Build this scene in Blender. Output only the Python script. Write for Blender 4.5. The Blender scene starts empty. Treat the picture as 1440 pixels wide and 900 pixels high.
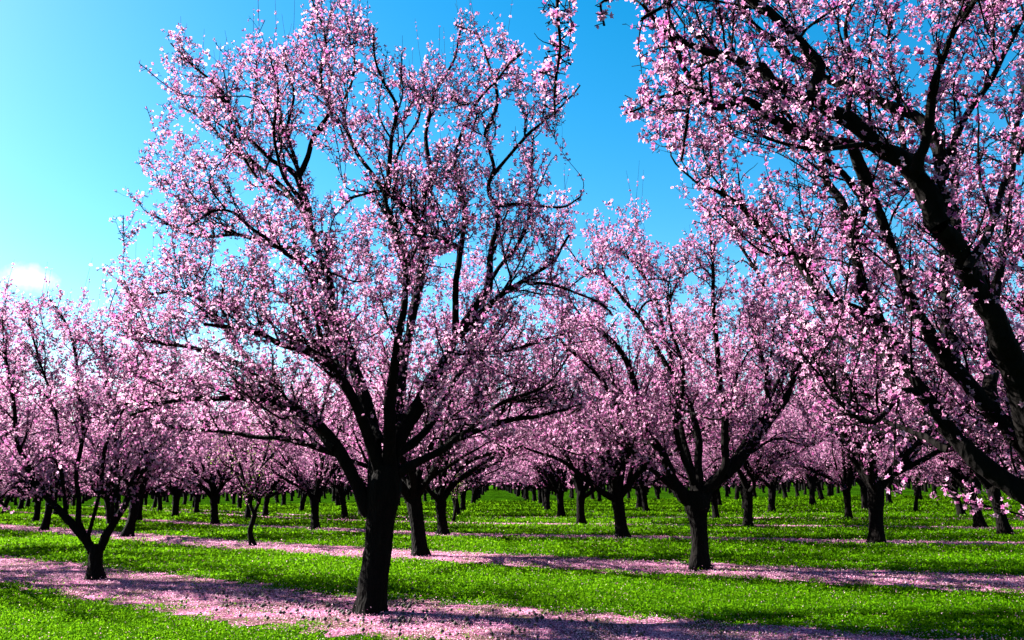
import bpy, math
import numpy as np
from mathutils import Matrix, Vector

C = bpy.context.scene
COL = C.collection
rng = np.random.default_rng(11)

# ------------------------------------------------------------------ camera
F_PX, W_PX, H_PX = 1120.0, 1440.0, 900.0
CAM_H = 1.6
PITCH = math.atan(231.0 / F_PX)
ROLL = -math.radians(0.8)
cam_d = bpy.data.cameras.new('camera')
cam_d.sensor_fit = 'HORIZONTAL'
cam_d.sensor_width = 36.0
cam_d.lens = 36.0 * F_PX / W_PX
cam_d.clip_start = 0.05
cam_d.clip_end = 6000.0
cam = bpy.data.objects.new('camera', cam_d)
COL.objects.link(cam)
M_CAM = Matrix.Rotation(math.pi / 2 + PITCH, 3, 'X') @ Matrix.Rotation(ROLL, 3, 'Z')
cam.matrix_world = Matrix.Translation((0, 0, CAM_H)) @ M_CAM.to_4x4()
C.camera = cam

# ------------------------------------------------------------------ light
SUN_EL = math.radians(33.0)
SUN_AZ = math.radians(-66.0)           # from +Y towards -X
sd = Vector((math.sin(SUN_AZ) * math.cos(SUN_EL), math.cos(SUN_AZ) * math.cos(SUN_EL), math.sin(SUN_EL)))
world = bpy.data.worlds.new('World')
C.world = world
world.use_nodes = True
nt = world.node_tree
nt.nodes.clear()
wo = nt.nodes.new('ShaderNodeOutputWorld')
bg = nt.nodes.new('ShaderNodeBackground')
sky = nt.nodes.new('ShaderNodeTexSky')
sky.sky_type = 'NISHITA'
sky.sun_disc = False
sky.sun_elevation = SUN_EL
sky.sun_rotation = SUN_AZ
sky.air_density = 1.0
sky.dust_density = 0.35
sky.ozone_density = 1.0
hs = nt.nodes.new('ShaderNodeHueSaturation')
hs.inputs['Hue'].default_value = 0.487
hs.inputs['Saturation'].default_value = 1.55
hs.inputs['Value'].default_value = 0.50
bg.inputs['Strength'].default_value = 0.060
nt.links.new(sky.outputs[0], hs.inputs['Color'])
# small white clouds low in the sky on the left
tc = nt.nodes.new('ShaderNodeTexCoord')
ns = nt.nodes.new('ShaderNodeTexNoise')
ns.inputs['Scale'].default_value = 22.0
ns.inputs['Detail'].default_value = 6.0
ns.inputs['Roughness'].default_value = 0.6
nt.links.new(tc.outputs['Generated'], ns.inputs['Vector'])


def ray_dir(px, py):
    return (M_CAM @ Vector(((px - 720) / F_PX, -(py - 450) / F_PX, -1.0)))


def cloud_mask(px, py, w, h):
    d = ray_dir(px, py).normalized()
    sub = nt.nodes.new('ShaderNodeVectorMath'); sub.operation = 'SUBTRACT'
    nt.links.new(tc.outputs['Generated'], sub.inputs[0]); sub.inputs[1].default_value = d
    mul = nt.nodes.new('ShaderNodeVectorMath'); mul.operation = 'MULTIPLY'
    nt.links.new(sub.outputs[0], mul.inputs[0]); mul.inputs[1].default_value = (1 / w, 1 / w, 1 / h)
    ln = nt.nodes.new('ShaderNodeVectorMath'); ln.operation = 'LENGTH'
    nt.links.new(mul.outputs[0], ln.inputs[0])
    return ln.outputs['Value']


mix_in = hs.outputs['Color']
for (px, py, w, h) in ((40, 392, 0.030, 0.015), (290, 505, 0.055, 0.022)):
    lnv = cloud_mask(px, py, w, h)
    a = nt.nodes.new('ShaderNodeMath'); a.operation = 'MULTIPLY_ADD'
    nt.links.new(ns.outputs['Fac'], a.inputs[0]); a.inputs[1].default_value = -2.2
    nt.links.new(lnv, a.inputs[2])
    mr = nt.nodes.new('ShaderNodeMapRange')
    mr.inputs['From Min'].default_value = 0.0
    mr.inputs['From Max'].default_value = -0.9
    nt.links.new(a.outputs[0], mr.inputs['Value'])
    mx = nt.nodes.new('ShaderNodeMix'); mx.data_type = 'RGBA'
    nt.links.new(mr.outputs['Result'], mx.inputs['Factor'])
    nt.links.new(mix_in, mx.inputs[6])
    mx.inputs[7].default_value = (3.0, 3.4, 3.8, 1)
    mix_in = mx.outputs[2]
nt.links.new(mix_in, bg.inputs['Color'])
nt.links.new(bg.outputs[0], wo.inputs[0])

sun_d = bpy.data.lights.new('sun', 'SUN')
sun_d.energy = 5.0
sun_d.angle = math.radians(0.4)
sun_d.color = (1.0, 0.96, 0.90)
sun = bpy.data.objects.new('sun', sun_d)
COL.objects.link(sun)
sun.rotation_euler = sd.to_track_quat('Z', 'Y').to_euler()
sun.location = (-30, 20, 40)

C.view_settings.view_transform = 'Standard'
C.view_settings.look = 'None'
C.view_settings.gamma = 1.0
C.view_settings.exposure = 3.1
C.render.engine = 'CYCLES'
C.cycles.max_bounces = 4
C.cycles.diffuse_bounces = 1
C.cycles.glossy_bounces = 1
C.cycles.transmission_bounces = 3


# ------------------------------------------------------------------ projection helpers (used to measure the place)
def on_ground(px, py, z=0.0):
    d = ray_dir(px, py)
    t = (z - CAM_H) / d.z
    return np.array((d.x * t, d.y * t, z))


def at_depth(px, py, Y):
    d = ray_dir(px, py)
    t = Y / d.y
    return np.array((d.x * t, Y, CAM_H + d.z * t)), t / F_PX   # point, metres per pixel


# ------------------------------------------------------------------ materials
def new_mat(name):
    m = bpy.data.materials.new(name)
    m.use_nodes = True
    m.node_tree.nodes.clear()
    return m, m.node_tree


def nd(t, kind, **kw):
    n = t.nodes.new(kind)
    for k, v in kw.items():
        if k in n.inputs:
            n.inputs[k].default_value = v
        else:
            setattr(n, k, v)
    return n


def ramp(t, stops):
    r = t.nodes.new('ShaderNodeValToRGB')
    e = r.color_ramp.elements
    e[0].position, e[0].color = stops[0][0], (*stops[0][1], 1)
    e[1].position, e[1].color = stops[-1][0], (*stops[-1][1], 1)
    for p, c in stops[1:-1]:
        x = e.new(p); x.color = (*c, 1)
    return r


def bark_mat():
    m, t = new_mat('dark_bark')
    out = nd(t, 'ShaderNodeOutputMaterial')
    b = nd(t, 'ShaderNodeBsdfPrincipled', Roughness=0.95)
    b.inputs['Specular IOR Level'].default_value = 0.04
    co = nd(t, 'ShaderNodeTexCoord')
    mp = nd(t, 'ShaderNodeMapping'); mp.inputs['Scale'].default_value = (1, 1, 0.35)
    t.links.new(co.outputs['Object'], mp.inputs['Vector'])
    n = nd(t, 'ShaderNodeTexNoise', Scale=14.0, Detail=5.0, Roughness=0.65)
    v = nd(t, 'ShaderNodeTexVoronoi', Scale=22.0)
    t.links.new(mp.outputs[0], n.inputs['Vector']); t.links.new(mp.outputs[0], v.inputs['Vector'])
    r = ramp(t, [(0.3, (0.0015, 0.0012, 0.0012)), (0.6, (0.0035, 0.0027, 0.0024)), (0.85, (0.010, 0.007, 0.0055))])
    t.links.new(n.outputs['Fac'], r.inputs[0]); t.links.new(r.outputs[0], b.inputs['Base Color'])
    ad = nd(t, 'ShaderNodeMath', operation='ADD')
    t.links.new(n.outputs['Fac'], ad.inputs[0]); t.links.new(v.outputs['Distance'], ad.inputs[1])
    bu = nd(t, 'ShaderNodeBump', Strength=0.9, Distance=0.03)
    t.links.new(ad.outputs[0], bu.inputs['Height']); t.links.new(bu.outputs[0], b.inputs['Normal'])
    t.links.new(b.outputs[0], out.inputs[0])
    return m


def thin_mat(name, trans_col_gain=1.0, trans=0.45, rough=0.6):
    """Diffuse + translucent sheet coloured by the mesh's own 'tint' attribute (petals, leaves)."""
    m, t = new_mat(name)
    out = nd(t, 'ShaderNodeOutputMaterial')
    at = nd(t, 'ShaderNodeAttribute', attribute_name='tint')
    d = nd(t, 'ShaderNodeBsdfDiffuse')
    tr = nd(t, 'ShaderNodeBsdfTranslucent')
    mx = nd(t, 'ShaderNodeMixShader'); mx.inputs[0].default_value = trans
    g = nd(t, 'ShaderNodeGamma'); g.inputs[1].default_value = trans_col_gain
    t.links.new(at.outputs['Color'], d.inputs['Color'])
    t.links.new(at.outputs['Color'], g.inputs['Color'])
    t.links.new(g.outputs[0], tr.inputs['Color'])
    t.links.new(d.outputs[0], mx.inputs[1]); t.links.new(tr.outputs[0], mx.inputs[2])
    t.links.new(mx.outputs[0], out.inputs[0])
    return m


def ground_mat():
    m, t = new_mat('grassy_ground')
    out = nd(t, 'ShaderNodeOutputMaterial')
    b = nd(t, 'ShaderNodeBsdfPrincipled', Roughness=1.0)
    b.inputs['Specular IOR Level'].default_value = 0.0
    co = nd(t, 'ShaderNodeTexCoord')
    n1 = nd(t, 'ShaderNodeTexNoise', Scale=0.35, Detail=4.0)
    n2 = nd(t, 'ShaderNodeTexNoise', Scale=9.0, Detail=6.0, Roughness=0.75)
    t.links.new(co.outputs['Object'], n1.inputs['Vector']); t.links.new(co.outputs['Object'], n2.inputs['Vector'])
    r = ramp(t, [(0.38, (0.004, 0.012, 0.001)), (0.52, (0.012, 0.044, 0.001)), (0.7, (0.042, 0.118, 0.0008))])
    a = nd(t, 'ShaderNodeMath', operation='MULTIPLY_ADD'); a.inputs[1].default_value = 0.35
    t.links.new(n1.outputs['Fac'], a.inputs[0])
    s = nd(t, 'ShaderNodeMath', operation='MULTIPLY'); s.inputs[1].default_value = 0.68
    t.links.new(n2.outputs['Fac'], s.inputs[0]); t.links.new(s.outputs[0], a.inputs[2])
    t.links.new(a.outputs[0], r.inputs[0]); t.links.new(r.outputs[0], b.inputs['Base Color'])
    bu = nd(t, 'ShaderNodeBump', Strength=1.0, Distance=0.12)
    t.links.new(n2.outputs['Fac'], bu.inputs['Height']); t.links.new(bu.outputs[0], b.inputs['Normal'])
    t.links.new(b.outputs[0], out.inputs[0])
    return m


def strip_mat():
    m, t = new_mat('petal_covered_soil')
    out = nd(t, 'ShaderNodeOutputMaterial')
    b = nd(t, 'ShaderNodeBsdfPrincipled', Roughness=1.0)
    b.inputs['Specular IOR Level'].default_value = 0.0
    co = nd(t, 'ShaderNodeTexCoord')
    v = nd(t, 'ShaderNodeTexVoronoi', Scale=38.0)
    n = nd(t, 'ShaderNodeTexNoise', Scale=1.6, Detail=5.0, Roughness=0.6)
    n3 = nd(t, 'ShaderNodeTexNoise', Scale=30.0, Detail=3.0, Roughness=0.7)
    for x in (v, n, n3):
        t.links.new(co.outputs['Object'], x.inputs['Vector'])
    pet = ramp(t, [(0.0, (0.08, 0.012, 0.045)), (0.5, (0.24, 0.06, 0.14)), (1.0, (0.45, 0.24, 0.32))])
    sp = nd(t, 'ShaderNodeSeparateColor'); t.links.new(v.outputs['Color'], sp.inputs[0])
    t.links.new(sp.outputs[0], pet.inputs[0])
    soil = ramp(t, [(0.35, (0.02, 0.012, 0.008)), (0.6, (0.07, 0.05, 0.03)), (0.75, (0.06, 0.11, 0.015))])
    t.links.new(n3.outputs['Fac'], soil.inputs[0])
    a = nd(t, 'ShaderNodeMath', operation='MULTIPLY_ADD'); a.inputs[1].default_value = 0.9
    t.links.new(n.outputs['Fac'], a.inputs[0]); t.links.new(n3.outputs['Fac'], a.inputs[2])
    mr = nd(t, 'ShaderNodeMapRange'); mr.inputs['From Min'].default_value = 0.88; mr.inputs['From Max'].default_value = 1.05
    t.links.new(a.outputs[0], mr.inputs['Value'])
    mx = nd(t, 'ShaderNodeMix', data_type='RGBA')
    t.links.new(mr.outputs[0], mx.inputs['Factor']); t.links.new(soil.outputs[0], mx.inputs[6]); t.links.new(pet.outputs[0], mx.inputs[7])
    t.links.new(mx.outputs[2], b.inputs['Base Color'])
    bu = nd(t, 'ShaderNodeBump', Strength=0.8, Distance=0.02)
    t.links.new(n3.outputs['Fac'], bu.inputs['Height']); t.links.new(bu.outputs[0], b.inputs['Normal'])
    t.links.new(b.outputs[0], out.inputs[0])
    return m


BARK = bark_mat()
PETAL = thin_mat('almond_petal', 0.9, 0.5)
LEAF = thin_mat('green_leaf', 0.8, 0.45)
GROUND = ground_mat()
STRIP = strip_mat()


# ------------------------------------------------------------------ mesh helpers
def make_mesh(name, verts, quads, mat, tint=None, smooth=False):
    me = bpy.data.meshes.new(name)
    verts = np.ascontiguousarray(verts, dtype=np.float32).reshape(-1, 3)
    quads = np.ascontiguousarray(quads, dtype=np.int32)
    k = quads.shape[1]
    me.vertices.add(len(verts)); me.vertices.foreach_set('co', verts.ravel())
    me.loops.add(quads.size); me.loops.foreach_set('vertex_index', quads.ravel())
    me.polygons.add(len(quads))
    me.polygons.foreach_set('loop_start', np.arange(0, quads.size, k, dtype=np.int32))
    if smooth:
        me.polygons.foreach_set('use_smooth', np.ones(len(quads), dtype=bool))
    me.update(calc_edges=True)
    if tint is not None:
        at = me.attributes.new('tint', 'FLOAT_COLOR', 'POINT')
        c = np.ones((len(verts), 4), dtype=np.float32); c[:, :3] = tint
        at.data.foreach_set('color', c.ravel())
    me.materials.append(mat)
    return me


def link(name, me, parent=None):
    o = bpy.data.objects.new(name, me)
    COL.objects.link(o)
    if parent is not None:
        o.parent = parent
    return o


def nrm(a):
    return a / np.maximum(np.linalg.norm(a, axis=-1, keepdims=True), 1e-9)


def tubes(P, R, sides, rough=0.0):
    """P (M,N,3), R (M,N) -> verts, quads"""
    Mn, N = P.shape[:2]
    T = np.empty_like(P)
    T[:, 1:-1] = P[:, 2:] - P[:, :-2]; T[:, 0] = P[:, 1] - P[:, 0]; T[:, -1] = P[:, -1] - P[:, -2]
    T = nrm(T)
    D = nrm(P[:, -1] - P[:, 0])
    ax = np.argmin(np.abs(D), axis=1)
    ref = np.eye(3)[ax][:, None, :].repeat(N, 1)
    U = nrm(np.cross(T, ref)); V = np.cross(T, U)
    ang = np.linspace(0, 2 * math.pi, sides, endpoint=False)
    rr = np.repeat(R[:, :, None], sides, 2)
    if rough:
        rr = rr * (1 + rough * rng.standard_normal(rr.shape))
    vv = P[:, :, None] + rr[..., None] * (np.cos(ang)[None, None, :, None] * U[:, :, None] + np.sin(ang)[None, None, :, None] * V[:, :, None])
    base = (np.arange(Mn) * N * sides)[:, None, None]
    i = np.arange(N - 1)[None, :, None] * sides; j = np.arange(sides)[None, None, :]; j2 = (j + 1) % sides
    q = np.stack([base + i + j, base + i + j2, base + i + sides + j2, base + i + sides + j], -1).reshape(-1, 4)
    return vv.reshape(-1, 3), q


class Bag:
    def __init__(s): s.v, s.q, s.n = [], [], 0

    def add(s, v, q):
        if len(v):
            s.v.append(v); s.q.append(q + s.n); s.n += len(v)

    def get(s): return np.concatenate(s.v), np.concatenate(s.q)


def walk(S, D, L, N, wig, up, curl=0.0):
    P = np.zeros((len(S), N, 3)); P[:, 0] = S; d = nrm(D)
    for i in range(1, N):
        d = nrm(d + rng.standard_normal(d.shape) * wig + np.array((0, 0, up)))
        P[:, i] = P[:, i - 1] + d * (L / (N - 1))[:, None]
    return P


def sample(P, R, spacing, tmin=0.0, prob=None):
    N = P.shape[1]
    Lp = np.linalg.norm(np.diff(P, axis=1), axis=2).sum(1)
    n = rng.poisson(Lp * (1 - tmin) / spacing)
    idx = np.repeat(np.arange(len(P)), n)
    t = rng.uniform(tmin, 0.999, len(idx))
    x = t * (N - 1); i = x.astype(int); f = (x - i)
    pos = P[idx, i] * (1 - f)[:, None] + P[idx, i + 1] * f[:, None]
    tan = nrm(P[idx, i + 1] - P[idx, i])
    r = R[idx, i] * (1 - f) + R[idx, i + 1] * f
    return pos, tan, r, t, idx


def perp(tan):
    q = rng.standard_normal(tan.shape)
    q -= (q * tan).sum(1, keepdims=True) * tan
    return nrm(q)


def smooth_line(pts, rad, n):
    """Catmull-Rom through pts (k,3) with radii, n samples"""
    pts = np.asarray(pts, float); rad = np.asarray(rad, float)
    k = len(pts)
    X = np.c_[pts, rad]
    X = np.vstack([2 * X[0] - X[1], X, 2 * X[-1] - X[-2]])
    X[0, 3], X[-1, 3] = rad[0], rad[-1]
    u = np.linspace(0, k - 1 - 1e-6, n); i = u.astype(int); f = (u - i)[:, None]
    a, b, c, d = X[i], X[i + 1], X[i + 2], X[i + 3]
    r = 0.5 * ((2 * b) + (c - a) * f + (2 * a - 5 * b + 4 * c - d) * f ** 2 + (3 * b - a - 3 * c + d) * f ** 3)
    return r[:, :3], np.maximum(r[:, 3], 0.002)


def pal(n, kind='bloom'):
    """per-blossom tints: tip and centre colours"""
    t = rng.uniform(0, 1, (n, 1))
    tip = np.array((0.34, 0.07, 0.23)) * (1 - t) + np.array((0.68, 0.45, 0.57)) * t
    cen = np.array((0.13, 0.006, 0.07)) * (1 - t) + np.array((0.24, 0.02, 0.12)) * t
    return tip, cen


def blossoms(c, nml, size, petals=5, bud=0.12):
    """each blossom: `petals` cupped kites round a centre -> verts, quads, tint"""
    M_ = len(c)
    n = nrm(nml)
    u = perp(n); v = np.cross(n, u)
    cup = rng.uniform(0.1, 0.75, (M_, 1))
    s = size[:, None] * np.ones((M_, 1))
    isbud = rng.uniform(size=(M_, 1)) < bud
    s = np.where(isbud, s * 0.5, s); cup = np.where(isbud, 1.6, cup)
    tip_c, cen_c = pal(M_)
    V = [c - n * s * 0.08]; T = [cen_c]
    for k in range(petals):
        a = 2 * math.pi * k / petals + rng.uniform(-0.15, 0.15, (M_, 1))
        w = math.pi / petals * 0.95
        sk = s * rng.uniform(0.85, 1.12, (M_, 1))
        for (aa, rr, hh, tt) in ((a - w, 0.30, 0.5, 0.65), (a, 0.52, 1.0, 1.0), (a + w, 0.30, 0.5, 0.65)):
            p = c + (np.cos(aa) * u + np.sin(aa) * v) * sk * rr + n * sk * cup * hh * 0.35
            V.append(p)
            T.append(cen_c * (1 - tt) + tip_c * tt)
    V = np.stack(V, 1); T = np.stack(T, 1)
    m = V.shape[1]
    b = np.arange(M_)[:, None] * m
    Q = np.concatenate([np.concatenate([b, b + 1 + 3 * k, b + 2 + 3 * k, b + 3 + 3 * k], 1)[:, None] for k in range(petals)], 1)
    return V.reshape(-1, 3), Q.reshape(-1, 4), T.reshape(-1, 3)


def leaves_geo(c, size, col_a, col_b, asp=0.4, upb=0.3):
    M_ = len(c)
    d = nrm(rng.standard_normal((M_, 3)) + np.array((0, 0, upb)))
    w = perp(d)
    s = size[:, None]
    V = np.stack([c, c + d * s * 0.5 + w * s * asp * 0.5, c + d * s, c + d * s * 0.5 - w * s * asp * 0.5], 1)
    Q = (np.arange(M_)[:, None] * 4 + np.arange(4)[None])
    t = rng.uniform(0, 1, (M_, 1))
    col = np.array(col_a) * (1 - t) + np.array(col_b) * t
    return V.reshape(-1, 3), Q, np.repeat(col, 4, 0)


# ------------------------------------------------------------------ tree growing
def grow_crown(limbs, axis, p, sides_k=1.0, env=None):
    """limbs: list of (P(N,3), R(N)). Returns thick bag, twig bag, blossom arrays."""
    thick, twig = Bag(), Bag()
    for P, R in limbs:
        N = len(P)
        nk = max(3, N // 4)
        xs_ = np.linspace(0, nk - 1, N)
        kn = np.stack([np.interp(xs_, np.arange(nk), rng.standard_normal(nk)) for _ in range(4)], 1)
        kn[:, :3] *= (np.minimum(R, 0.04) * p.get('knot', 0.45) + 0.003)[:, None]
        kn[0, :3] = 0
        P2 = P + kn[:, :3]
        v, q = tubes(P2[None], (R * (1 + 0.07 * kn[:, 3]))[None], max(p['limb_sides'] // 2 + 2, min(int(R[0] * 120) + 4, p['limb_sides'])), 0.035)
        thick.add(v, q)
    NL = 16
    LP = np.stack([smooth_line(P, R, NL)[0] for P, R in limbs])
    LR = np.stack([smooth_line(P, R, NL)[1] for P, R in limbs])

    def outward(pos):
        o = pos - axis; o[:, 2] *= 0.3
        return nrm(o)
    # level 1
    pos, tan, r, t, idx = sample(LP, LR, p['sp1'], p.get('tmin', 0.22))
    keep = r < p.get('rmax1', 0.2)
    pos, tan, r, t = pos[keep], tan[keep], r[keep], t[keep]
    d = nrm(tan * 0.6 + perp(tan) * 0.7 + outward(pos) * 0.25 + np.array((0, p.get('back', 0.0), p.get('up1', 0.36))))
    L = p['len1'] * rng.uniform(0.45, 1.15, len(pos)) * (1.1 - 0.45 * t)
    P1 = walk(pos, d, L, 8, 0.16, 0.05)
    r0 = np.minimum(r * 0.55, p['r1'] * (0.6 + 0.5 * L / p['len1']))
    R1 = r0[:, None] * np.linspace(1, 0.28, 8)[None]
    # pull the last part of each limb in as a level-1 like piece
    P1 = np.concatenate([P1, np.stack([smooth_line(P[-max(2, len(P) // 3):], R[-max(2, len(P) // 3):], 8)[0] for P, R in limbs])])
    R1 = np.concatenate([R1, np.full((len(limbs), 8), 0.006)])
    if env is not None:
        ok = env(P1[:, -1], 0.0) if not p.get('clip') else env(P1.reshape(-1, 3)).reshape(len(P1), -1).all(1)
        P1, R1 = P1[ok], R1[ok]
    v, q = tubes(P1, R1, p['s1'], 0.06); (twig if p['s1'] < 6 else thick).add(v, q)
    # level 2
    pos, tan, r, t, idx = sample(P1, R1, p['sp2'], 0.12)
    d = nrm(tan * 0.75 + perp(tan) * 0.7 + np.array((0, p.get('back', 0.0) * 0.6, 0.28)))
    L = p['len2'] * rng.uniform(0.3, 1.2, len(pos)) * (1.1 - 0.4 * t)
    P2 = walk(pos, d, L, 5, 0.20, 0.05)
    if env is not None:
        ok = env(P2[:, -1], 22.0) if not p.get('clip') else env(P2.reshape(-1, 3)).reshape(len(P2), -1).all(1); P2, L, r = P2[ok], L[ok], r[ok]
    r0 = np.minimum(r * 0.7, p['r2'] * np.ones(len(P2)))
    R2 = r0[:, None] * np.linspace(1, 0.35, 5)[None]
    v, q = tubes(P2, R2, p['s2']); twig.add(v, q)
    # watersprouts: straight upright bare shoots high in the crown
    wc = None
    if p.get('sprouts', 0):
        hi = P1[:, -1][:, 2]
        cand = np.argsort(-hi + rng.uniform(0, p.get('spread', 1.5), len(hi)))[:p['sprouts']]
        S = P1[cand, 5]
        L = rng.uniform(0.35, 1.15, len(S))
        PS = walk(S, rng.standard_normal((len(S), 3)) * 0.10 + np.array((0, 0, 1.0)), L, 5, 0.03, 0.05)
        RS = np.full((len(S), 5), p.get('r_sprout', 0.0045)) * np.linspace(1, 0.5, 5)[None]
        v, q = tubes(PS, RS, 3); twig.add(v, q)
        wc = sample(PS, RS, 0.07)[0]
    # spurs and blossoms
    cs, ns_ = [], []
    for PP, RR, w in ((P2, R2, 1.0), (P1, R1, 1.0), (LP, LR, 1.2)):
        pos, tan, r, t, idx = sample(PP, RR, p['sp3'] * w, 0.04)
        k = r < p.get('rmax3', 0.035)
        pos, tan, r = pos[k], tan[k], r[k]
        d = nrm(perp(tan) + tan * 0.35 + np.array((0, 0, 0.15)))
        L = p['len3'] * rng.uniform(0.25, 1.2, len(pos))
        if p.get('spur', True):
            P3 = np.stack([pos, pos + d * L[:, None]], 1)
            R3 = np.full((len(pos), 2), p.get('r3', 0.0032))
            v, q = tubes(P3, R3, 3); twig.add(v, q)
        for kk in range(p['per']):
            sel = rng.uniform(size=len(pos)) < p.get('fill', 0.85)
            f = rng.uniform(0.5, 1.1, (len(pos), 1))
            c = pos + d * L[:, None] * f + rng.standard_normal(pos.shape) * p['bs'] * 0.35
            cs.append(c[sel]); ns_.append((d * 0.8 + rng.standard_normal(d.shape) * 0.8)[sel])
    if wc is not None:
        k = rng.uniform(size=len(wc)) < 0.35
        cs.append(wc[k]); ns_.append(rng.standard_normal((k.sum(), 3)))
    c = np.concatenate(cs); nn = np.concatenate(ns_)
    if env is not None and p.get('clip', False):
        ok = env(c); c, nn = c[ok], nn[ok]
    cell = p['bs'] * 5.0
    key = np.floor(c / cell).astype(np.int64)
    key = key[:, 0] * 1000003 + key[:, 1] * 10007 + key[:, 2]
    perm = rng.permutation(len(c)); key = key[perm]
    o_ = np.argsort(key, kind='stable'); ks = key[o_]
    first = np.r_[0, np.flatnonzero(np.diff(ks)) + 1]
    rank = np.arange(len(ks)) - np.repeat(first, np.diff(np.r_[first, len(ks)]))
    sel = perm[o_[rank < p.get('cap', 20)]]
    print('BLOSSOMS', len(c), '->', len(sel), 'cells', len(first))
    c, nn = c[sel], nn[sel]
    size = p['bs'] * rng.uniform(0.7, 1.2, len(c))
    return thick, twig, blossoms(c, nn, size, p.get('petals', 5))


def trunk_geo(P, R, sides, bag, flare=0.5):
    N = len(P)
    h = P[:, 2] - P[0, 2]
    R = R * (1 + flare * np.exp(-np.maximum(h, 0) / 0.17))
    P = P.copy(); P[0, 2] -= 0.06
    ang = np.linspace(0, 2 * math.pi, sides, endpoint=False)
    v, q = tubes(P[None], R[None], sides)
    v = v.reshape(N, sides, 3)
    # root buttresses and lumps
    ph = rng.uniform(0, 6.28, 3)
    lump = 1 + 0.22 * np.exp(-np.maximum(h, 0)[:, None] / 0.16) * np.cos(3 * ang + ph[0])[None] \
        + 0.05 * np.cos(2 * ang[None] + ph[1] + h[:, None] * 3) + 0.035 * np.cos(5 * ang[None] + ph[2] + h[:, None] * 7) \
        + 0.02 * rng.standard_normal((N, sides))
    cen = P[:, None]
    v = cen + (v - cen) * lump[..., None]
    bag.add(v.reshape(-1, 3), q)


def build_tree(root_loc, limbs, trunk, p, env=None, leaves=0):
    """world-space limb data made local to root_loc -> dict of part meshes"""
    o = np.asarray(root_loc, float)
    limbs = [(P - o, R) for P, R in limbs]
    tb = Bag()
    if trunk is not None:
        TP, TR = trunk
        trunk_geo(TP - o, TR, p.get('trunk_sides', 20), tb, p.get('flare', 0.5))
    e2 = (lambda X, m=0.0: env(X + o, m)) if env else None
    thick, twig, (bv, bq, bt) = grow_crown(limbs, np.zeros(3), p, env=e2)
    if tb.n:
        v, q = tb.get()
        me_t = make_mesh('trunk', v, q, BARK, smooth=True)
    else:
        me_t = None
    if p.get('merge'):
        thick.add(*twig.get()); twig = None
    v, q = thick.get()
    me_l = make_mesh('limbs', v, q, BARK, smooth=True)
    me_w = make_mesh('twigs', *twig.get(), BARK) if twig else None
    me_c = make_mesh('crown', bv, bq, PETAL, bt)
    parts = [('trunk', me_t), ('limbs', me_l), ('crown', me_c), ('twigs', me_w)]
    if leaves:
        cc = bv.reshape(-1, 16, 3)[:, 0]
        sel = cc[rng.choice(len(cc), leaves)] + rng.standard_normal((leaves, 3)) * 0.05
        lv, lq, lt = leaves_geo(sel, rng.uniform(0.03, 0.06, leaves), (0.10, 0.22, 0.02), (0.22, 0.38, 0.03))
        parts.append(('leaves', make_mesh('leaves', lv, lq, LEAF, lt)))
    return [x for x in parts if x[1] is not None]


ROWGROUP = 'almond trees in the orchard rows'


def place_tree(parts, loc, rot=0.0, scale=1.0, label='', group=ROWGROUP):
    e = bpy.data.objects.new('almond_tree', None)
    COL.objects.link(e)
    e.empty_display_size = 0.5
    e.location = (float(loc[0]), float(loc[1]), float(loc[2]))
    e.rotation_euler = (0, 0, rot)
    e.scale = (scale,) * 3
    e['label'] = label; e['category'] = 'tree'; e['group'] = group
    crown = None
    for nm, me in parts:
        par = crown if nm == 'twigs' and crown is not None else e
        x = link(nm, me, par)
        if nm == 'crown':
            crown = x
    return e


NEAR = dict(sp1=0.19, len1=1.15, r1=0.016, sp2=0.12, len2=0.50, r2=0.0065, sp3=0.040, len3=0.07, per=2, bs=0.049, r3=0.0042,
            s1=6, s2=4, limb_sides=10, trunk_sides=28, sprouts=60, spread=2.2)


def fill_limbs(limbs, sampler, n, rmin=0.005):
    """grow extra limbs towards the emptiest places of the crown's volume"""
    Q = np.concatenate([P[2:] for P, R in limbs]); T = np.concatenate([nrm(np.gradient(P, axis=0))[2:] for P, R in limbs])
    RR = np.concatenate([R[2:] for P, R in limbs])
    for _ in range(n):
        c = sampler(90)
        d = np.linalg.norm(c[:, None] - Q[None], axis=2)
        i = int(np.argmax(d.min(1) + rng.uniform(0, 0.15, len(c))))
        cost = d[i] + 0.9 * np.maximum(0, Q[:, 2] - c[i, 2] + 0.25) + 1.5 * (RR < 0.010)
        j = int(np.argmin(cost))
        D = c[i] - Q[j]; L = np.linalg.norm(D)
        if L < 0.25:
            continue
        b1 = Q[j] + (T[j] * 0.6 + D / L * 0.5) * L * 0.38 + rng.normal(0, 0.05, 3)
        b2 = Q[j] + D * 0.72 + np.array((0, 0, -0.03)) * L + rng.normal(0, 0.06, 3)
        e = c[i] + nrm(D / L * 0.6 + np.array((0, 0, 0.5))) * 0.3
        r0 = min(RR[j] * 0.62, 0.010 + 0.013 * L)
        P, R = smooth_line([Q[j], b1, b2, e], [r0, r0 * .75, r0 * .5, max(rmin, r0 * .25)], 14)
        limbs.append((P, R))
        Q = np.vstack([Q, P[2:]]); T = np.vstack([T, nrm(np.gradient(P, axis=0))[2:]]); RR = np.r_[RR, R[2:]]
    return limbs


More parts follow.
